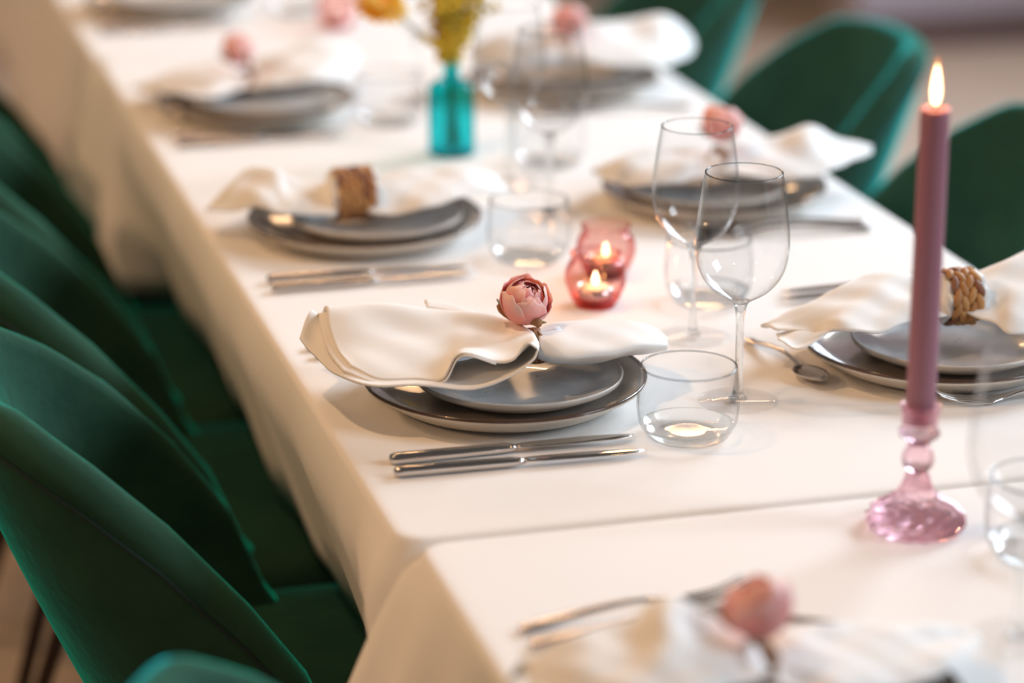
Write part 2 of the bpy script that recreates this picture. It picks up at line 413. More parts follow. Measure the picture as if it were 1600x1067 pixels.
# ------------------------------------------------------------------ chairs
RX = [-0.40, -0.34, -0.26, -0.20, -0.14, -0.075, -0.02, 0.02, 0.05]
RZ = [0.812, 0.812, 0.797, 0.757, 0.708, 0.640, 0.568, 0.475, 0.455]
def rim_h(x): return float(np.interp(x, RX, RZ))
def make_chair():
    root = empty('velvet_chair')
    def plan(a, z):
        t = min(max((z - 0.40) / 0.44, 0), 1)
        b = 0.16 + 0.19 * t ** 0.85
        w = 0.185 + 0.052 * math.sin(min(t * 1.5, 1) * math.pi / 2)
        c, s = math.cos(a), math.sin(a)
        return (-b * abs(c) ** 0.85 + 0.03, w * math.copysign(abs(s) ** 0.80, s))
    NA, NV = 56, 12; TK = 0.040
    secs = []; rimline = []
    for i in range(NA + 1):
        a = (-1 + 2 * i / NA) * math.pi / 2
        h = 0.6
        for _ in range(40): h = 0.5 * h + 0.5 * (rim_h(plan(a, h)[0]) - TK / 2)
        outer = []
        for k in range(NV + 1):
            z = 0.40 + (h - 0.40) * k / NV
            x, y = plan(a, z); outer.append(np.array([x, y, z]))
        nrm = np.array([math.cos(a) * 1.0, -math.sin(a), 0.0]); nrm /= np.linalg.norm(nrm)   # inward
        top = outer[-1]
        loop = list(outer)
        for q in (30, 60, 90, 120, 150):
            an = math.radians(q)
            loop.append(top + nrm * (TK / 2 - TK / 2 * math.cos(an)) + np.array([0, 0, TK / 2 * math.sin(an)]))
        for p in reversed(outer): loop.append(p + nrm * TK)
        secs.append(loop); sm = top - (outer[-1] - outer[-2]) / max(np.linalg.norm(outer[-1] - outer[-2]), 1e-6) * 0.012
        rimline.append(sm - nrm * 0.0005)
    add('backrest', loft('backrest', secs), VELVET, root)
    add('piping', tube('piping', rimline, 0.0022, 6), SEAM, root)
    ss = []
    for sc, z in ((0.80, 0.405), (0.96, 0.41), (1.0, 0.425), (1.0, 0.448), (0.975, 0.462), (0.92, 0.470), (0.75, 0.474), (0.4, 0.477), (0.05, 0.478)):
        ss.append(superloop(0.215 * sc, 0.228 * sc, 0.55, 48, z, 0.045, 0))
    add('seat', loft('seat', ss), VELVET, root)
    for sx in (-1, 1):
        for sy in (-1, 1):
            p0 = (0.03 + sx * 0.12, sy * 0.14, 0.41); p1 = (0.01 + sx * 0.23, sy * 0.215, 0.0)
            add('leg', tube('leg', [p0, p1], 0.013, 10, lambda t: 1.0 - 0.45 * t), LEGM, root)
    return root
chair0 = make_chair()
chair_specs = [
    (0.46, 1.46, 0.0, 'green velvet chair with only its rounded top showing at the bottom left edge'),
    (0.40, 2.215, 0.0, 'green velvet chair in the left foreground beside the front table corner'),
    (0.40, 2.710, 0.0, 'green velvet chair on the left, next one behind the foreground chair'),
    (0.40, 3.190, 0.0, 'green velvet chair on the left pushed under the cloth near the woven ring setting'),
    (0.40, 3.680, 0.03, 'green velvet chair on the left farthest from the camera, blurred'),
    (1.185, 3.320, math.pi, 'green velvet chair on the right with its curved back fully in view'),
    (1.185, 2.770, math.pi, 'green velvet chair at the right edge behind the burning candle'),
    (1.185, 3.930, math.pi, 'dark green velvet chair on the right behind the farthest white napkin'),
    (1.20, 2.500, math.pi, 'green velvet chair at right beside the woven ring setting'),
]
for i, (x, y, rz, lab) in enumerate(chair_specs[:8]):
    c = chair0 if i == 0 else copy_tree(chair0)
    c.location = (x, y, 0); c.rotation_euler = (0, 0, rz)
    tag(c, lab, 'chair', 'green velvet chairs around the table')
# ------------------------------------------------------------------ plates
def plate_mesh(name, r, h, foot, segs):
    th = 0.0042
    inner = [(0, th + 0.002), (r * 0.45, th + 0.002), (r * 0.66, th + 0.0032), (r * 0.82, th + 0.0075), (r * 0.93, h * 0.80), (r * 0.975, h - 0.002)]
    rim = [(r * 0.99, h), (r, h - 0.0012), (r * 0.997, h - 0.003)]
    outer = [(r * 0.985, h - 0.0055), (r * 0.93, h * 0.62), (r * 0.80, 0.0042), (r * 0.68, 0.0018), (r * 0.62, 0.0), (0, 0.0)]
    pin = smooth_prof(inner, 4); prof = pin + rim + smooth_prof(outer, 3)
    mi = [0] * (len(pin) - 1) + [1] * 3 + [2] * (len(prof) - len(pin) - 3)
    return lathe(name, prof, segs, mi[:len(prof) - 1])
DIN = plate_mesh('dinner_plate', 0.1245, 0.024, 0, 72)
for m in (GLAZE_IN, GLAZE_RIM, GLAZE_OUT): DIN.materials.append(m)
SID = plate_mesh('side_plate', 0.0915, 0.018, 0, 64)
for m in (SIDE_IN, SIDE_OUT, SIDE_OUT): SID.materials.append(m)
PLATES = []
def plates(x, y, where, dx=0.012, dy=-0.002):
    PLATES.append((x, y))
    d = add('dinner_plate', DIN, [], None, (x, y, 0.7502)); tag(d, 'large dark-rimmed dinner plate ' + where, 'plate', 'dinner plates')
    s = add('side_plate', SID, [], None, (x + dx, y + dy, 0.7502 + 0.0075), (0, 0, random.uniform(0, 6))); tag(s, 'small grey plate ' + where, 'plate', 'side plates')
plates(0.588, 2.142, 'under the sharp rose napkin in the centre')
plates(0.585, 2.690, 'under the napkin with woven ring on the left')
plates(0.575, 3.275, 'under the blurred rose napkin at the upper left')
plates(0.572, 3.985, 'cut off by the top edge of the picture')
plates(0.585, 1.475, 'under the blurred rose napkin at the bottom edge')
plates(0.995, 2.135, 'under the napkin with woven ring on the right, behind the candle')
plates(0.985, 2.715, 'under the rose napkin behind the two sharp wine glasses', -0.012)
plates(0.985, 3.300, 'under the farthest napkin on the right')
# ------------------------------------------------------------------ cutlery
def bar(pts, prof_n=12, p=0.7):
    secs = []
    for (x, z, w, h) in pts:
        secs.append([(x, w * math.copysign(abs(math.cos(a)) ** p, math.cos(a)), z + h * math.copysign(abs(math.sin(a)) ** p, math.sin(a))) for a in [2 * math.pi * i / prof_n for i in range(prof_n)]])
    return secs
KH = loft('knife_handle', bar([(0, .0044, .0035, .0026), (0.002, .0045, .0052, .0040), (0.006, .0046, .0058, .0044), (0.05, .0046, .0056, .0042), (0.098, .0045, .0050, .0038), (0.104, .0044, .0042, .0030), (0.108, .0044, .0034, .0022)]))
KB = loft('knife_blade', bar([(0.106, .0050, .0034, .0018), (0.112, .0054, .0052, .0013), (0.125, .0054, .0072, .0010), (0.165, .0052, .0076, .0009), (0.190, .0050, .0066, .0008), (0.203, .0049, .0042, .0007), (0.210, .0048, .0012, .0005)], 10, 0.9))
FH = loft('fork_handle', bar(smooth_prof([(0, .0030, .0030, .0012), (0.003, .0032, .0056, .0020), (0.02, .0042, .0060, .0022), (0.06, .0085, .0046, .0022), (0.095, .0100, .0030, .0022), (0.120, .0075, .0026, .0022), (0.138, .0038, .0056, .0018), (0.150, .0030, .0108, .0012)], 4), 12))
TINE = loft('tine', bar(smooth_prof([(0.148, .0030, .0017, .0011), (0.160, .0032, .0013, .0011), (0.178, .0055, .0011, .0010), (0.192, .0098, .0009, .0009), (0.199, .0130, .0004, .0005)], 4), 8))
SH = loft('spoon_handle', bar(smooth_prof([(0, .0030, .0030, .0012), (0.003, .0032, .0060, .0020), (0.02, .0050, .0062, .0022), (0.05, .0105, .0045, .0022), (0.085, .0135, .0030, .0022), (0.110, .0110, .0028, .0022), (0.122, .0085, .0036, .0018)], 4), 12))
def spoon_bowl():
    secs = []; n = 17
    for i in range(n):
        t = i / (n - 1); x = 0.120 + 0.058 * t
        w = 0.0185 * math.sin(math.pi * min(max(t, 0.04), 0.97)) ** 0.6 * (1.05 - 0.15 * t); row = []
        for j in range(13):
            q = -1 + 2 * j / 12
            dep = 0.0085 * math.sin(math.pi * (0.06 + 0.9 * t)) ** 0.7 * (1 - q * q)
            row.append((x, q * w, 0.0092 + 0.002 * t - dep))
        secs.append(row)
    return sheet('spoon_bowl', np.array(secs), 1, 1, 0.0011)
SB = spoon_bowl()
def knife(loc, rz, label):
    o = empty('table_knife', loc, rz, label, 'knife', 'table knives')
    add('handle', KH, STEEL, o); add('blade', KB, STEEL, o); return o
def fork(loc, rz, label):
    o = empty('table_fork', loc, rz, label, 'fork', 'table forks')
    add('handle', FH, STEEL, o)
    for k in range(4): add('tine', TINE, STEEL, o, (0, (k - 1.5) * 0.0062, 0))
    return o
def cut_at(fn, px0, py0, px1, py1, label, length=None, rev=False):
    a = at(px0, py0, 0.7515); b = at(px1, py1, 0.7515)
    o = fn((a.x, a.y, 0.7502), math.atan2(b.y - a.y, b.x - a.x), label)
    if length: o.scale = (length, length, length)
cut_at(knife, 609, 723, 988, 686, 'steel knife nearest the central rose plate, upper of the sharp pair')
cut_at(knife, 616, 743, 977, 712, 'steel knife in sharp focus, lower of the pair beside the central plate')
cut_at(knife, 417, 441, 725, 421, 'gleaming steel knife, upper of the pair before the left woven ring plates')
cut_at(knife, 424, 455, 720, 432, 'steel knife, lower of the pair before the left woven ring plates')
cut_at(knife, 273, 220, 525, 203, 'blurred steel knife, upper of the pair in front of the upper left rose setting')
cut_at(knife, 277, 230, 520, 214, 'blurred steel knife, lower of the pair in front of the upper left rose setting')
cut_at(knife, 152, 43, 370, 30, 'very blurred steel knife at the top left, nearer the cut-off plate')
cut_at(knife, 156, 52, 370, 40, 'very blurred steel knife at the top left, farther from the cut-off plate')
cut_at(fork, 812, 986, 1030, 948, 'blurred steel fork in the foreground, upper of the pair left of the rose', 0.9)
cut_at(fork, 828, 1011, 1035, 976, 'blurred steel fork in the foreground, lower of the pair left of the rose', 0.9)
cut_at(fork, 478, 546, 840, 516, 'steel fork tucked under the central napkin, farther from its plate')
cut_at(fork, 491, 558, 850, 528, 'steel fork tucked under the central napkin, nearer its plate')
cut_at(fork, 1763, 589, 1462, 614, 'steel fork right of the candle, nearer the woven ring plate')
cut_at(fork, 1794, 607, 1488, 630, 'steel fork right of the candle, farther from the woven ring plate')
cut_at(knife, 1520, 432, 1205, 463, 'steel knife behind the right woven ring napkin, farther one')
cut_at(knife, 1525, 443, 1205, 474, 'steel knife behind the right woven ring napkin, nearer one')
cut_at(fork, 1362, 358, 1080, 372, 'blurred steel fork in front of the plates behind the wine glasses, nearer the camera')
cut_at(fork, 1352, 349, 1075, 363, 'blurred steel fork in front of the plates behind the wine glasses, farther one')
cut_at(fork, 1080, 168, 860, 176, 'very blurred steel fork in front of the farthest plates on the right')
sp = empty('dessert_spoon', at(1168, 533, 0.7502), 0, 'steel dessert spoon lying behind the sharp wine glass', 'spoon')
a, b = at(1168, 533, .7502), at(1280, 603, .7502)
sp.rotation_euler = (0, 0, math.atan2(b.y - a.y, b.x - a.x)); sp.scale = (0.82, 0.82, 0.82)
add('handle', SH, STEEL, sp); add('bowl', SB, STEEL, sp)
# ------------------------------------------------------------------ glasses
def wall(prof, t):
    """outer profile -> closed inner+outer profile with thickness t"""
    inner = [(max(r - t, 0.0003), z + (t * 0.6 if k == 0 else 0)) for k, (r, z) in enumerate(prof)]
    return prof + [((prof[-1][0] * 2 - t) / 2, prof[-1][1] + t * 0.5)] + inner[::-1]
bowl_o = smooth_prof([(0.0045, 0.090), (0.012, 0.0945), (0.025, 0.103), (0.0355, 0.117), (0.0405, 0.136), (0.0405, 0.152), (0.0385, 0.172), (0.0355, 0.193), (0.0332, 0.206)], 5)
WB = lathe('wine_bowl', [(0, 0.0895)] + wall(bowl_o, 0.0010) + [(0, 0.0925)], 64)
WS = lathe('wine_stem', [(0, 0.0035)] + smooth_prof([(0.0085, 0.0036), (0.0055, 0.008), (0.0042, 0.016), (0.0036, 0.03), (0.0036, 0.06), (0.0040, 0.078), (0.0058, 0.088), (0.0085, 0.0925)], 4) + [(0, 0.0925)], 24)
WF = lathe('wine_foot', [(0, 0.0004)] + [(0.0335, 0.0004), (0.0350, 0.0010), (0.0350, 0.0018), (0.0325, 0.0021), (0.020, 0.0030), (0.010, 0.0042), (0, 0.0045)], 64)
tum_o = smooth_prof([(0.0300, 0.0), (0.0355, 0.0035), (0.0405, 0.012), (0.0428, 0.024), (0.0430, 0.034), (0.0420, 0.050), (0.0405, 0.0625)], 5)
tw = [q for q in tum_o if q[1] >= 0.0085]
TW = lathe('tumbler_wall', wall(tw, 0.0012), 64)
tb = [q for q in tum_o if q[1] <= 0.0125]
TB = lathe('tumbler_base', [(0, 0.001), (0.025, 0.0006)] + tb + [(tb[-1][0] - 0.0012, tb[-1][1]), (0.0365, 0.0085), (0.031, 0.0062), (0.015, 0.0060), (0, 0.0062)], 64)
RIMGLASS = thin_glass('glass_rim', (0.80, 0.82, 0.83), (0.12, 0.13, 0.14), 0.0, 0.45)
def rim_mesh(name, r, z, t):
    return lathe(name, [(r + t * math.cos(2 * math.pi * k / 8), z + t * math.sin(2 * math.pi * k / 8)) for k in range(9)], 64)
WR = rim_mesh('wine_rim', 0.0327, 0.2063, 0.00075); TR = rim_mesh('tumbler_rim', 0.0399, 0.0628, 0.0009)
def wine_glass(px, py, label, s=1.0, tilt=0):
    p = at(px, py, 0.7502)
    o = empty('wine_glass', p, random.uniform(0, 6), label, 'wine glass', 'stemmed wine glasses'); o.scale = (s, s, s)
    add('bowl', WB, GLASS, o); add('stem', WS, THICK, o); add('rim', WR, RIMGLASS, o); add('foot', WF, FOOTGLASS, o)
def tumbler(px, py, label):
    p = at(px, py, 0.7502)
    o = empty('tumbler', p, random.uniform(0, 6), label, 'tumbler', 'low glass tumblers')
    add('wall', TW, GLASS, o); add('base', TB, THICK, o); add('rim', TR, RIMGLASS, o)
wine_glass(1153, 628, 'clear wine glass in sharp focus, the nearer of the two at centre right')
wine_glass(1082, 528, 'clear wine glass just behind the sharp one at centre right', 0.985)
wine_glass(858, 338, 'blurred wine glass behind the tumbler of the left woven ring setting')
wine_glass(796, 288, 'blurred wine glass right beside the turquoise bottle')
wine_glass(1590, 1000, 'large blurred wine glass cut off by the right edge in the foreground')
wine_glass(652, 160, 'faint blurred wine glass left of the turquoise bottle')
tumbler(1074, 682, 'clear low tumbler in sharp focus right of the central plates')
tumbler(1106, 470, 'clear low tumbler between and behind the two sharp wine glasses')
tumbler(826, 404, 'blurred low tumbler right of the left woven ring plates')
tumbler(857, 256, 'blurred low tumbler behind the blurred wine glasses, right of the turquoise bottle')
tumbler(1626, 868, 'blurred low tumbler cut off by the right edge behind the foreground wine glass')
tumbler(608, 192, 'faint blurred tumbler left of the turquoise bottle')
tumbler(462, 20, 'very blurred tumbler near the top edge')
# ------------------------------------------------------------------ candlestick and candle
cp = at(1429, 822, 0.7502)
cs = empty('candlestick', cp, 0, 'pink pressed glass candlestick holding the mauve candle', 'candlestick')
def knob(a, k): return 1 + 0.045 * math.cos(a * 16 + (k % 2) * math.pi)
add('foot', lathe('candlestick_foot', [(0, 0.0), (0.034, 0.0), (0.0372, 0.003), (0.0378, 0.007), (0.0365, 0.011), (0.033, 0.0155), (0.027, 0.0195), (0.0205, 0.0235), (0.0155, 0.0275), (0.0125, 0.032), (0.0102, 0.038), (0.0092, 0.043), (0, 0.043)], 32, None, knob), PINKGLASS, cs)
cs.children[0].data.polygons.foreach_set('use_smooth', [False] * len(cs.children[0].data.polygons))
add('ball', lathe('candlestick_ball', [(0, 0.0425)] + [(0.0126 * math.sin(math.pi * i / 14), 0.0558 - 0.0126 * math.cos(math.pi * i / 14)) for i in range(2, 13)] + [(0, 0.0692)], 40), PINKGLASS, cs)
add('cup', lathe('candlestick_cup', [(0, 0.0685), (0.0095, 0.0685), (0.0105, 0.072), (0.0150, 0.0745), (0.0158, 0.077), (0.0148, 0.0795), (0.0136, 0.082), (0.0138, 0.090), (0.0150, 0.0965), (0.0158, 0.099), (0.0148, 0.0995), (0.0124, 0.0975), (0.0118, 0.085), (0, 0.0845)], 64, None, lambda a, k: 1 + (0.03 * math.cos(a * 12) if k in (3, 4, 5, 8, 9, 10) else 0)), PINKGLASS, cs)
tc_ = empty('taper_candle', (cp.x, cp.y, cp.z + 0.0848), 0, 'lit mauve taper candle standing in the pink glass candlestick', 'candle')
add('wax', lathe('candle_wax', [(0, 0.0), (0.0104, 0.0), (0.0111, 0.012), (0.0112, 0.10), (0.0109, 0.235), (0.0107, 0.2425), (0.0098, 0.2445), (0.008, 0.2425), (0, 0.2415)], 40), CANDLE, tc_)
add('wick', tube('wick', [(0, 0, 0.241), (0.0003, 0, 0.246), (0.0012, 0, 0.251)], 0.0009, 6), WICK, tc_)
def flame_mesh(name, w, h):
    return lathe(name, smooth_prof([(0, 0), (w * 0.62, h * 0.06), (w * 0.95, h * 0.22), (w, h * 0.36), (w * 0.80, h * 0.60), (w * 0.42, h * 0.84), (0, h)], 4), 20)
fl = add('flame', flame_mesh('flame_mantle', 0.0048, 0.0375), FL_OUT, tc_, (0, 0, 0.2455))
add('flame_core', flame_mesh('flame_core', 0.0036, 0.0310), FL_IN, fl, (0, 0, 0.0008))
pl = bpy.data.lights.new('candle_light', 'POINT'); pl.energy = 0.35; pl.color = (1, 0.6, 0.25); pl.shadow_soft_size = 0.008
po = bpy.data.objects.new('candle_light', pl); COL.objects.link(po); po.location = (cp.x, cp.y, cp.z + 0.0848 + 0.285)
# ------------------------------------------------------------------ tealight jars
jar_o = smooth_prof([(0.0195, 0.0), (0.0215, 0.004), (0.0265, 0.014), (0.0300, 0.025), (0.0295, 0.035), (0.0260, 0.043), (0.0235, 0.046), (0.0245, 0.050), (0.0252, 0.053)], 4)
JW = lathe('jar_wall', wall([q for q in jar_o if q[1] > 0.008], 0.0016), 48)
jb = [q for q in jar_o if q[1] <= 0.0095]
JB = lathe('jar_base', [(0, 0.0006)] + jb + [(jb[-1][0] - 0.0018, jb[-1][1]), (0.020, 0.0065), (0, 0.006)], 48)
def tealight_jar(px, py, where, lit=True):
    p = at(px, py, 0.7502)
    o = empty('tealight_jar', p, random.uniform(0, 6), 'rose pink textured glass tealight jar ' + where, 'candle holder', 'pink tealight jars')
    add('wall', JW, JARGLASS, o); add('base', JB, JARBASE, o)
    t = empty('tealight', (p.x, p.y, p.z + 0.0070), 0, 'lit white tealight inside the pink jar ' + where, 'candle', 'tealights')
    add('cup', lathe('tealight_cup', [(0, 0), (0.0165, 0), (0.0170, 0.001), (0.0170, 0.0125), (0.0164, 0.0125), (0.0162, 0.0095), (0, 0.0095)], 32), ALU, t)
    add('wax', lathe('tealight_wax', [(0, 0.0096), (0.0158, 0.0096), (0.0158, 0.0115), (0, 0.0110)], 32), WAXW, t)
    if lit: add('flame', flame_mesh('tealight_flame', 0.0030, 0.0140), FL_IN, t, (0, 0, 0.0135))
    add('wick', tube('tealight_wick', [(0, 0, 0.0108), (0, 0, 0.0148)], 0.0006, 6), WICK, t)
    if not lit: t['label'] = 'white tealight inside the blurred far pink jar'; return
    l = bpy.data.lights.new('tealight_light', 'POINT'); l.energy = 0.05; l.color = (1, 0.55, 0.2); l.shadow_soft_size = 0.005
    lo = bpy.data.objects.new('tealight_light', l); COL.objects.link(lo); lo.location = (p.x, p.y, p.z + 0.036)
tealight_jar(930, 476, 'behind the central rose, the nearer of the two')
tealight_jar(946, 430, 'behind the central rose, the farther of the two')
tealight_jar(526, 42, 'blurred at the top left of the yellow flower', False)
# ------------------------------------------------------------------ bottle and flowers
bp_ = at(706, 240, 0.7502)
def sq(a, k):
    return 1.0
bo = smooth_prof([(0.0255, 0.0), (0.0275, 0.002), (0.0278, 0.012), (0.0278, 0.074), (0.0262, 0.083), (0.0190, 0.0885), (0.0120, 0.0910), (0.0098, 0.096), (0.0095, 0.110), (0.0115, 0.1125), (0.0115, 0.1165), (0.0105, 0.1175)], 4)
bt = add('glass_bottle', lathe('glass_bottle', [(0, 0.0005)] + wall(bo, 0.0022) + [(0, 0.004)], 48), TEAL, None, bp_)
tag(bt, 'small turquoise glass bottle holding yellow flowers', 'bottle')
def daisy(name, top, stemfrom, label, r=0.029, npet=16):
    top = Vector(top); o = empty(name, stemfrom, 0, label, 'flower')
    rel = top - Vector(stemfrom)
    pts = [Vector((0, 0, 0)), Vector((0.0, 0, 0.10)), rel * 0.6 + Vector((0, 0, 0.045)), rel]
    add('stem', tube('flower_stem', smooth_prof([tuple(p) for p in pts], 5), 0.0016, 6), STEM, o)
    h = add('disc', lathe('flower_disc', [(0, -0.004), (r * 0.42, -0.002), (r * 0.45, 0.003), (r * 0.3, 0.007), (0, 0.009)], 20), ORANGE, o, rel, (0.5, 0.1, 0))
    G = np.array([[(x, y * w, 0.004 * (x / r) - 0.007 * (x / r) ** 2) for y in (-1, 0, 1)] for x, w in ((r * .25, .002), (r * .6, .0045), (r * .9, .0052), (r * 1.1, .0018))])
    pm = sheet('flower_petal', G, 3, 2, 0.0006); att_along(pm, axis=0, lo=r * .25, hi=r * 1.1)
    for ring, (s, tl) in enumerate(((1.0, 0.0), (0.78, 0.35))):
        for k in range(npet):
            p = add('petal', pm, YPETAL, h, (0, 0, 0.002 + 0.002 * ring), (0, -tl - random.uniform(-.1, .1), 2 * math.pi * (k + ring * .5) / npet)); p.scale = (s, s, s)
    return o
def att_along(me, axis=2, lo=0.0, hi=1.0, vals=None):
    a = me.attributes.new('along', 'FLOAT', 'POINT')
    if vals is None: vals = [min(max((v.co[axis] - lo) / (hi - lo), 0), 1) for v in me.vertices]
    a.data.foreach_set('value', vals)
daisy('yellow_flower', onY(597, 8, 2.97), (bp_.x - 0.003, bp_.y - 0.002, bp_.z + 0.008), 'bright yellow flower with orange centre leaning left of the turquoise bottle')
def blob_mesh(name, n, r0, seed):
    rnd = random.Random(seed); V_, F_ = [], []
    ico = bmesh.new(); bmesh.ops.create_icosphere(ico, subdivisions=1, radius=1)
    iv = [v.co.copy() for v in ico.verts]; fi = [[v.index for v in f.verts] for f in ico.faces]; ico.free()
    for _ in range(n):
        t = rnd.random(); a = rnd.uniform(0, 6.283); rr = rnd.uniform(0.0, 0.024) * (0.4 + t)
        c = Vector((rr * math.cos(a), rr * math.sin(a), 0.06 * t)); s = r0 * rnd.uniform(0.6, 1.2); b0 = len(V_)
        V_ += [tuple(c + v * s) for v in iv]; F_ += [tuple(b0 + q for q in f) for f in fi]
    return mesh(name, V_, F_)
def sprig(top_px, base_off, label, seed, kind=YDOT):
    base = Vector((bp_.x + base_off[0], bp_.y + base_off[1], bp_.z + 0.008)); top = Vector(onY(*top_px))
    o = empty('blossom_sprig', base, 0, label, 'flower', 'yellow sprigs in the turquoise bottle'); rel = top - base
    pts = [(0, 0, 0), (-base_off[0] * .9, -base_off[1] * .9, 0.105), tuple(rel)]
    add('stem', tube('sprig_stem', smooth_prof(pts, 5), 0.0016, 6), STEM, o)
    d = (rel - Vector(pts[1])).normalized()
    bl = add('blossoms', blob_mesh('blossoms', 110, 0.0046, seed), kind, o, rel - d * 0.045, d.to_track_quat('Z', 'Y').to_euler()); bl['kind'] = 'stuff'
    for k in range(5):
        G = np.array([[(x, y * w, 0.004 * math.sin(x * 80)) for y in (-1, 0, 1)] for x, w in ((0, .001), (.012, .0045), (.024, .004), (.034, .0006))])
        lf = add('leaf', sheet('sprig_leaf', G, 3, 2, 0.0006), LEAF, o, Vector(pts[1]) + d * (0.006 + 0.008 * k), (0, -0.8, k * 2.4 + seed))
sprig((690, 5, 2.99), (-0.008, 0.004), 'yellow green blossom sprig leaning left in the turquoise bottle', 1)
sprig((715, -15, 3.01), (0.006, 0.004), 'tall yellow green blossom sprig upright in the turquoise bottle', 2)
sprig((738, 10, 3.02), (0.008, -0.004), 'yellow green blossom sprig leaning right in the turquoise bottle', 3)
sprig((700, 55, 2.985), (0.0, -0.006), 'short golden blossom sprig at the bottle mouth', 4)
# ------------------------------------------------------------------ napkins
def net(cols, back=True):
    out = []
    for col in cols:
        pts = [onY(*p) for p in col]
        if back:
            f = min(1.0, max(0.06, (col[-1][1] - col[0][1] - 8) / 40))
            pts = [pts[0] + np.array([0, 0.035, -0.030]) * f] + pts
        out.append(pts)
    return np.array(out)
def fine(amp=0.0008, seed=0):
    rnd = np.random.RandomState(seed); f1 = rnd.uniform(20, 60, 4); p1 = rnd.uniform(0, 6, 4)
    def r(A):
        A = A.copy(); s = A[..., 0] * 1.0; t = A[..., 1] * 1.0
        A[..., 2] += amp * (np.sin(s * f1[0] * 3 + t * f1[1] * 2 + p1[0]) + np.sin(-s * f1[2] * 2 + t * f1[3] * 3 + p1[1]))
        return A
    return r
def napkin(label, nets, seed=0, core=None):
    p0 = nets[0].reshape(-1, 3).mean(axis=0)
    o = empty('napkin', (0, 0, 0), 0, label, 'napkin', 'white cloth napkins')
    base = Vector((float(p0[0]), float(p0[1]), float(min(n[..., 2].min() for n in nets))))
    o.location = base
    def rest(r):
        def g(A_):
            A_ = r(A_)
            for (px_, py_) in PLATES:
                d = np.hypot(A_[..., 0] + base.x - px_, A_[..., 1] + base.y - py_)
                lo = np.where(d < 0.1255, 0.7765 - 0.75 * np.clip(0.118 - d, 0, 0.02), -9)
                lo = np.where(d < 0.108, 0.7785, lo)
                A_[..., 2] = np.maximum(A_[..., 2], lo - base.z)
            return A_
        return g
    if core:
        (qx, qy, qz), qr, ql = core
        secs = []
        for k in range(9):
            t = -1 + k / 4
            rr = qr * (1 + 0.25 * t * t)
            secs.append([(qx + t * ql - base.x, qy - base.y + rr * (1 + 0.07 * math.sin(9 * a_ + k * .3)) * math.cos(a_), qz - base.z + 0.92 * rr * (1 + 0.07 * math.sin(9 * a_ + k * .3)) * math.sin(a_)) for a_ in [2 * math.pi * i / 54 for i in range(54)]])
        add('gathered_cloth', loft('gathered_cloth', secs), NAPKIN, o)
    for k, n in enumerate(nets):
        add('cloth_fold', sheet('cloth_fold', n - np.array(base), 8, 7, 0.0015, rest(fine(0.0007, seed))), NAPKIN, o)
    return o
# central napkin -------------------------------------------------------------
A = net([
    [(508, 478, 2.215), (512, 508, 2.185), (526, 545, 2.150), (548, 574, 2.115)],
    [(560, 474, 2.210), (560, 515, 2.170), (575, 565, 2.120), (592, 592, 2.090)],
    [(630, 478, 2.200), (630, 520, 2.160), (640, 572, 2.105), (650, 594, 2.080)],
    [(695, 484, 2.190), (690, 525, 2.150), (686, 572, 2.100), (690, 594, 2.072)],
    [(735, 489, 2.180), (728, 518, 2.150), (718, 545, 2.110), (712, 557, 2.066)],
    [(770, 495, 2.172), (762, 520, 2.145), (748, 544, 2.100), (736, 552, 2.060)],
    [(795, 502, 2.165), (790, 522, 2.140), (782, 550, 2.090), (774, 565, 2.056)],
    [(812, 509, 2.160), (814, 520, 2.130), (812, 544, 2.080), (802, 563, 2.050)],
    [(824, 515, 2.155), (832, 522, 2.120), (834, 532, 2.075), (822, 539, 2.046)],
    [(830, 520, 2.150), (838, 530, 2.110), (842, 541, 2.070), (839, 546, 2.042)],
])
A2 = net([
    [(497, 490, 2.222), (500, 515, 2.190), (514, 552, 2.150), (536, 580, 2.112)],
    [(560, 478, 2.215), (560, 520, 2.170), (570, 570, 2.118), (586, 597, 2.086)],
    [(630, 482, 2.205), (630, 524, 2.160), (640, 576, 2.103), (650, 598, 2.077)],
    [(695, 488, 2.195), (690, 529, 2.148), (688, 576, 2.098), (693, 598, 2.070)],
    [(735, 493, 2.185), (729, 521, 2.147), (720, 548, 2.107), (715, 560, 2.064)],
    [(770, 499, 2.177), (763, 523, 2.142), (749, 547, 2.098), (738, 555, 2.058)],
    [(795, 506, 2.170), (791, 525, 2.137), (783, 553, 2.088), (775, 568, 2.054)],
])
B = net([
    [(486, 484, 2.235), (476, 505, 2.215), (468, 526, 2.195)],
    [(505, 500, 2.225), (495, 530, 2.190), (490, 556, 2.165)],
    [(540, 540, 2.180), (530, 565, 2.140), (528, 586, 2.112)],
    [(585, 560, 2.150), (578, 585, 2.105), (575, 600, 2.082)],
    [(645, 565, 2.140), (642, 588, 2.095), (642, 603, 2.068)],
    [(715, 565, 2.130), (716, 590, 2.085), (718, 608, 2.055)],
    [(765, 555, 2.130), (764, 580, 2.080), (764, 600, 2.048)],
    [(800, 548, 2.125), (806, 568, 2.075), (806, 584, 2.043)],
    [(820, 540, 2.120), (830, 556, 2.070), (833, 565, 2.040)],
    [(832, 530, 2.115), (840, 541, 2.068), (841, 548, 2.041)],
])
C = net([
    [(664, 470, 2.230), (666, 482, 2.215)],
    [(700, 475, 2.220), (700, 488, 2.205)],
    [(742, 486, 2.200), (742, 496, 2.185)]])
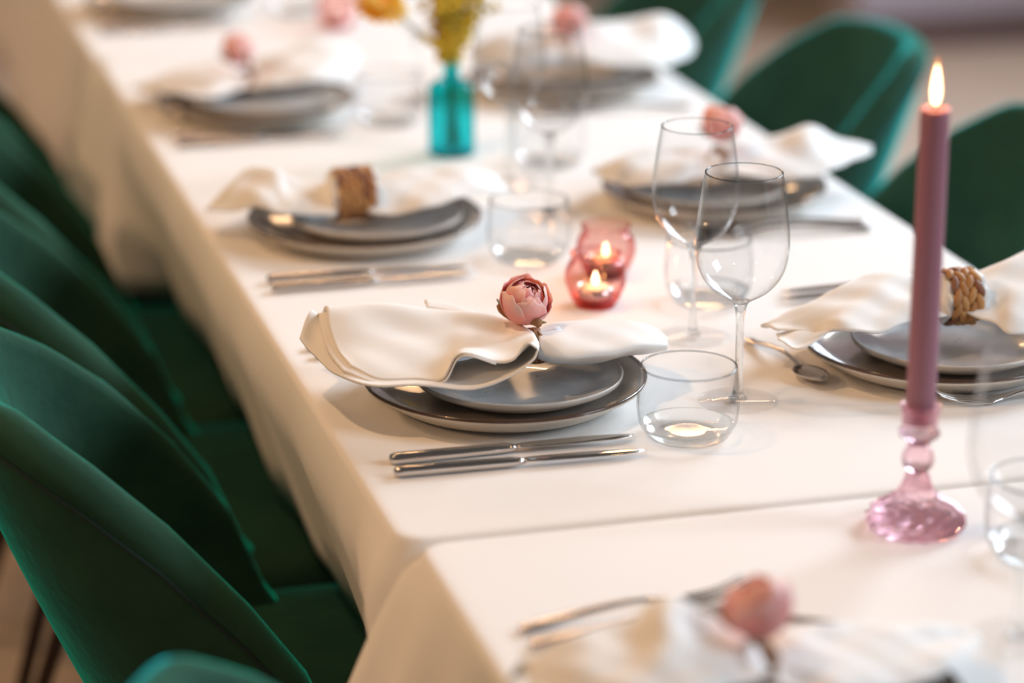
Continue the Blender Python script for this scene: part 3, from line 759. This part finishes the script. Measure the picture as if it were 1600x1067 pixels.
Rt = net([
    [(842, 514, 2.165), (842, 530, 2.125), (842, 552, 2.110), (840, 562, 2.125)],
    [(866, 506, 2.170), (870, 525, 2.125), (870, 555, 2.095), (868, 569, 2.115)],
    [(900, 500, 2.175), (900, 528, 2.120), (902, 556, 2.090), (904, 569, 2.115)],
    [(940, 499, 2.178), (940, 525, 2.120), (942, 552, 2.092), (944, 563, 2.115)],
    [(985, 502, 2.175), (985, 522, 2.125), (986, 543, 2.100), (988, 553, 2.118)],
    [(1022, 513, 2.165), (1022, 525, 2.135), (1024, 538, 2.112), (1026, 548, 2.125)],
    [(1042, 527, 2.150), (1042, 532, 2.138), (1043, 539, 2.122), (1042, 546, 2.128)],
])
napkin('white napkin in sharp focus with its layered hem fanned out left of the rose', [A, A2, B, C, Rt], 1, (onY(838, 538, 2.140), 0.0115, 0.022))
def simple_fan(top, bot, Yt, Yb, bulge=8):
    """top and bottom outlines (pixels) -> a cloth lobe with a rounded front and a tucked underside"""
    cols = []
    n = len(top)
    for k in range(n):
        (tx, ty), (bx, by) = top[k], bot[k]
        yt = Yt[k] if isinstance(Yt, (list, tuple)) else Yt
        yb = Yb[k] if isinstance(Yb, (list, tuple)) else Yb
        wob = (-1) ** k * 0.004
        cols.append([(tx, ty, yt), (tx * .7 + bx * .3, ty * .7 + by * .3, yt * .62 + yb * .38 + wob), (tx * .3 + bx * .7, ty * .3 + by * .7, yt * .22 + yb * .78 - wob * .6), (bx, by, yb)])
    return net(cols)
napkin('white napkin through the woven ring on the right, behind the candle', [
    simple_fan([(1190, 509), (1245, 482), (1310, 450), (1375, 426), (1430, 430), (1490, 438)],
               [(1215, 516), (1270, 520), (1320, 516), (1375, 520), (1425, 500), (1488, 492)], [2.16, 2.17, 2.18, 2.185, 2.175, 2.165], [2.14, 2.12, 2.09, 2.085, 2.10, 2.115]),
    simple_fan([(1214, 522), (1250, 512), (1310, 500), (1370, 500)], [(1216, 530), (1250, 546), (1300, 520), (1370, 514)], [2.15, 2.15, 2.15, 2.15], [2.12, 2.09, 2.10, 2.11]),
    simple_fan([(1503, 434), (1560, 412), (1610, 392), (1680, 385), (1740, 420)], [(1503, 488), (1552, 506), (1585, 522), (1660, 520), (1735, 480)], 2.17, [2.115, 2.09, 2.07, 2.08, 2.10])], 20, (onY(1497, 463, 2.135), 0.0195, 0.019))
napkin('blurred white napkin through the woven ring on the left', [
    simple_fan([(322, 326), (355, 294), (388, 264), (428, 262), (448, 276), (485, 284), (525, 288)],
               [(325, 330), (365, 328), (405, 324), (438, 334), (462, 334), (490, 336), (525, 336)], [2.74, 2.75, 2.76, 2.75, 2.73, 2.73, 2.72], [2.72, 2.70, 2.68, 2.66, 2.66, 2.66, 2.66]),
    simple_fan([(575, 278), (620, 268), (670, 262), (735, 262), (770, 272), (795, 296)], [(575, 335), (620, 333), (665, 326), (705, 312), (750, 300), (790, 304)], 2.73, [2.66, 2.65, 2.64, 2.65, 2.68, 2.70])], 30, (onY(551, 302, 2.69), 0.021, 0.025))
napkin('very blurred white napkin with a pink rose at the upper left', [
    simple_fan([(205, 137), (265, 113), (318, 98), (365, 98), (392, 104)], [(232, 147), (290, 160), (335, 164), (368, 152), (392, 142)], 3.38, [3.35, 3.28, 3.26, 3.29, 3.31]),
    simple_fan([(386, 104), (435, 82), (490, 62), (535, 66), (562, 86)], [(386, 144), (440, 132), (495, 128), (540, 124), (560, 104)], 3.39, [3.30, 3.28, 3.28, 3.30, 3.35])], 40)
napkin('white napkin with pink rose seen behind the two sharp wine glasses', [
    simple_fan([(928, 265), (980, 240), (1045, 232), (1090, 230), (1125, 232)], [(945, 284), (1000, 290), (1055, 284), (1090, 276), (1125, 270)], 2.75, [2.72, 2.67, 2.66, 2.68, 2.69]),
    simple_fan([(1118, 230), (1165, 222), (1215, 212), (1262, 195), (1300, 214), (1335, 222), (1362, 228)], [(1118, 270), (1170, 276), (1225, 280), (1275, 276), (1310, 262), (1340, 248), (1362, 240)], 2.75, [2.69, 2.67, 2.66, 2.66, 2.68, 2.71, 2.735])], 50)
napkin('puffy white napkin with pink rose on the farthest plates at the right', [
    simple_fan([(730, 78), (790, 52), (840, 42), (885, 44)], [(745, 96), (795, 98), (845, 95), (885, 88)], 3.34, [3.32, 3.27, 3.27, 3.28]),
    simple_fan([(882, 42), (930, 34), (985, 32), (1035, 22), (1070, 45), (1086, 68)], [(882, 86), (930, 98), (985, 104), (1040, 102), (1070, 92), (1084, 80)], 3.35, [3.28, 3.25, 3.24, 3.25, 3.29, 3.33])], 60)
napkin('large blurred white napkin with pink rose at the bottom edge', [
    simple_fan([(815, 1034), (900, 990), (985, 968), (1045, 932), (1105, 962), (1160, 990), (1190, 1000)], [(835, 1095), (910, 1105), (990, 1110), (1050, 1100), (1110, 1085), (1160, 1070), (1190, 1065)], 1.515, [1.46, 1.43, 1.41, 1.41, 1.42, 1.44, 1.45]),
    simple_fan([(1186, 1000), (1240, 982), (1310, 974), (1400, 974), (1480, 978), (1532, 990)], [(1186, 1062), (1240, 1078), (1310, 1084), (1400, 1076), (1480, 1048), (1532, 1010)], 1.525, [1.455, 1.44, 1.43, 1.44, 1.46, 1.50])], 70)
# ------------------------------------------------------------------ rose napkin rings
def petal_mesh(name, R, width, tip, curl, seed):
    rnd = random.Random(seed); nu, nv = 9, 8; G = np.zeros((nu, nv, 3)); vals = []
    for i in range(nu):
        u = -1 + 2 * i / (nu - 1)
        for j in range(nv):
            v = j / (nv - 1)
            ph = math.radians(-80) + (math.radians(tip) + math.radians(80)) * v * (1 - 0.16 * abs(u) ** 2.2 + 0.03 * math.sin(u * 7 + seed))
            th = u * width * (0.25 + 0.95 * math.sin(math.pi * min(v * 0.72 + 0.10, 1)))
            rr = R * (1 + curl * v ** 4 + 0.03 * math.sin(u * 5 + seed) * v)
            G[i, j] = (rr * math.cos(ph) * math.cos(th), rr * math.cos(ph) * math.sin(th), rr * math.sin(ph))
            vals.append(max(v ** 1.3, abs(u) ** 4 * v))
    me = sheet(name, G, 1, 1, R * 0.022); att_along(me, vals=vals + vals)
    return me
PET_OUT = [petal_mesh('outer_petal', 0.0215, 0.80, t, 0.10, s) for t, s in ((28, 1), (40, 2), (15, 3))]
PET_MID = [petal_mesh('middle_petal', 0.0190, 0.85, t, 0.03, s) for t, s in ((56, 4), (48, 5))]
PET_IN = [petal_mesh('inner_petal', 0.0150, 0.95, t, 0.0, s) for t, s in ((62, 6), (70, 7))]
PET_CORE = [petal_mesh('core_petal', 0.0100, 1.1, 72, 0.02, 8)]
LEAFM = sheet('sepal', np.array([[(x, y * w, 0.30 * x * x / 0.024) for y in (-1, 0, 1)] for x, w in ((0, .0015), (.008, .0055), (.016, .0045), (.024, .0006))]), 3, 2, 0.0006)
def torus_pts(rx, rz, n=28):
    return [(0.0, rx * math.cos(2 * math.pi * i / n), rz * math.sin(2 * math.pi * i / n)) for i in range(n + 1)]
def rose_ring(px, py, Y, where, ring_c, rot=0.0, s=1.0, tilt=(0.45, 0.1)):
    c = Vector(onY(px, py, Y))
    o = empty('napkin_ring', ring_c, 0, 'jute napkin ring with a pink fabric rose ' + where, 'napkin ring', 'rose napkin rings')
    rel = c - Vector(ring_c)
    for k in range(3):
        pts = [(x + (k - 1) * 0.0028 + 0.002 * math.sin(i * 1.1 + k), y, z) for i, (x, y, z) in enumerate(torus_pts(0.020, 0.014))]
        add('twine', tube('twine', pts, 0.0017, 6), TWINE, o)
    if rel.z > 0.035:
        add('stem_wrap', tube('stem_wrap', [(0, -0.012, 0.024), tuple(rel * 0.6 + Vector((0, -.006, 0.0))), tuple(rel + Vector((0, 0, -0.019)))], 0.0038, 8), TWINE, o)
    h = add('flower', lathe('rose_heart', [(0, -0.012), (0.006, -0.009), (0.0085, 0.0), (0.0065, 0.008), (0, 0.0105)], 16), PETAL_D, o, rel, (tilt[0], tilt[1], rot)); h.scale = (s, s, s)
    h['label'] = 'pink rose head'
    def put(ms, n, off, m, lift=0.0, op=0.0):
        for k in range(n):
            p = add('petal', ms[k % len(ms)], m, h, (0, 0, lift), (0, op + random.uniform(-.05, .05), off + 2 * math.pi * k / n + random.uniform(-.12, .12)))
    put(PET_OUT, 6, 0.2, PETAL, -0.001, 0.02); put(PET_MID, 5, 0.7, PETAL, 0.0); put(PET_IN, 5, 0.1, PETAL_D, 0.0015); put(PET_CORE, 4, 0.5, PETAL_D, 0.003)
    for k in range(4):
        add('sepal', LEAFM, LEAF, h, (0, 0, -0.0205), (0, 0.0 if k % 2 else -0.35, 0.4 + k * 1.6 + rot))
    for k in range(2):
        b = [(-0.004, 0.0, -0.018), (-0.016 - .004 * k, 0.004, -0.016 + .004 * k), (-0.024, 0.002 + .004 * k, -0.008 + .003 * k), (-0.018, 0.0, -0.014), (-0.004, -0.002, -0.021)]
        add('twine_bow', tube('twine_bow', smooth_prof([tuple(Vector(q) + rel) for q in b], 4), 0.0013, 6), TWINE, o)
    return o
def ring_center(px, py, Y): return tuple(float(v) for v in onY(px, py, Y))
rose_ring(822, 468, 2.150, 'in sharp focus on the central napkin', ring_center(836, 540, 2.140), 0.3)
rose_ring(373, 75, 3.335, 'blurred on the upper left napkin', ring_center(388, 124, 3.335), 1.0, 0.92)
rose_ring(1128, 190, 2.71, 'behind the farther sharp wine glass', ring_center(1124, 250, 2.715), 2.0)
rose_ring(888, 28, 3.305, 'on the farthest napkin at the right', ring_center(885, 66, 3.31), 3.0)
rose_ring(1185, 945, 1.485, 'very blurred at the bottom edge', ring_center(1190, 1030, 1.475), 4.0, 1.0)
# ------------------------------------------------------------------ woven napkin rings
def strand_mesh():
    pts = [(-0.0095, 0, 0.0), (-0.0055, 0, 0.0014), (0, 0, 0.0022), (0.0055, 0, 0.0014), (0.0095, 0, 0.0)]
    secs = []
    for k, (x, y, z) in enumerate(pts):
        w = (0.0006, 0.0032, 0.0040, 0.0032, 0.0006)[k]; h = (0.0004, 0.0017, 0.0021, 0.0017, 0.0004)[k]
        secs.append([(x, w * math.cos(2 * math.pi * i / 8), z + h * math.sin(2 * math.pi * i / 8)) for i in range(8)])
    return loft('braid_strand', secs)
STR = []
for m in STRAW:
    q = strand_mesh(); q.materials.append(m); STR.append(q)
def woven_ring(c, width, rad, label, rz=0.0):
    o = empty('napkin_ring', c, rz, label, 'napkin ring', 'woven straw napkin rings')
    secs = []
    for k in range(5):
        x = -width / 2 * .92 + width * .92 * k / 4
        secs.append([(x, (rad - 0.001) * math.cos(2 * math.pi * i / 32), (rad - 0.001) * math.sin(2 * math.pi * i / 32)) for i in range(32)])
    add('ring_core', loft('ring_core', secs, False), RINGCORE, o)
    rows = max(3, round(width / 0.0072)); n = 11
    for r in range(rows):
        x = -width / 2 + width * (r + .5) / rows
        for k in range(n):
            a = 2 * math.pi * (k + (r % 2) * .5) / n + random.uniform(-.04, .04)
            # strand lies on the ring, its long axis round the ring and leaning across it
            nrm = Vector((0, math.cos(a), math.sin(a))); tan = Vector((0, -math.sin(a), math.cos(a)))
            lean = (0.32 if r % 2 else -0.32) + random.uniform(-.12, .12)
            ax = (tan * math.cos(lean) + Vector((1, 0, 0)) * math.sin(lean)).normalized(); by = nrm.cross(ax)
            M = Matrix((ax, by, nrm)).transposed().to_4x4()
            s = add('braid_strand', STR[random.choices((0, 1, 2), (5, 4, 2))[0]], [], o)
            s.matrix_local = Matrix.Translation(nrm * (rad + random.uniform(-.0004, .0006)) + Vector((x, 0, 0))) @ M
    return o
woven_ring(ring_center(1497, 463, 2.135), 0.029, 0.0225, 'braided straw napkin ring beside the candle on the right')
woven_ring(ring_center(551, 302, 2.690), 0.040, 0.0250, 'blurred woven straw napkin ring on the left')
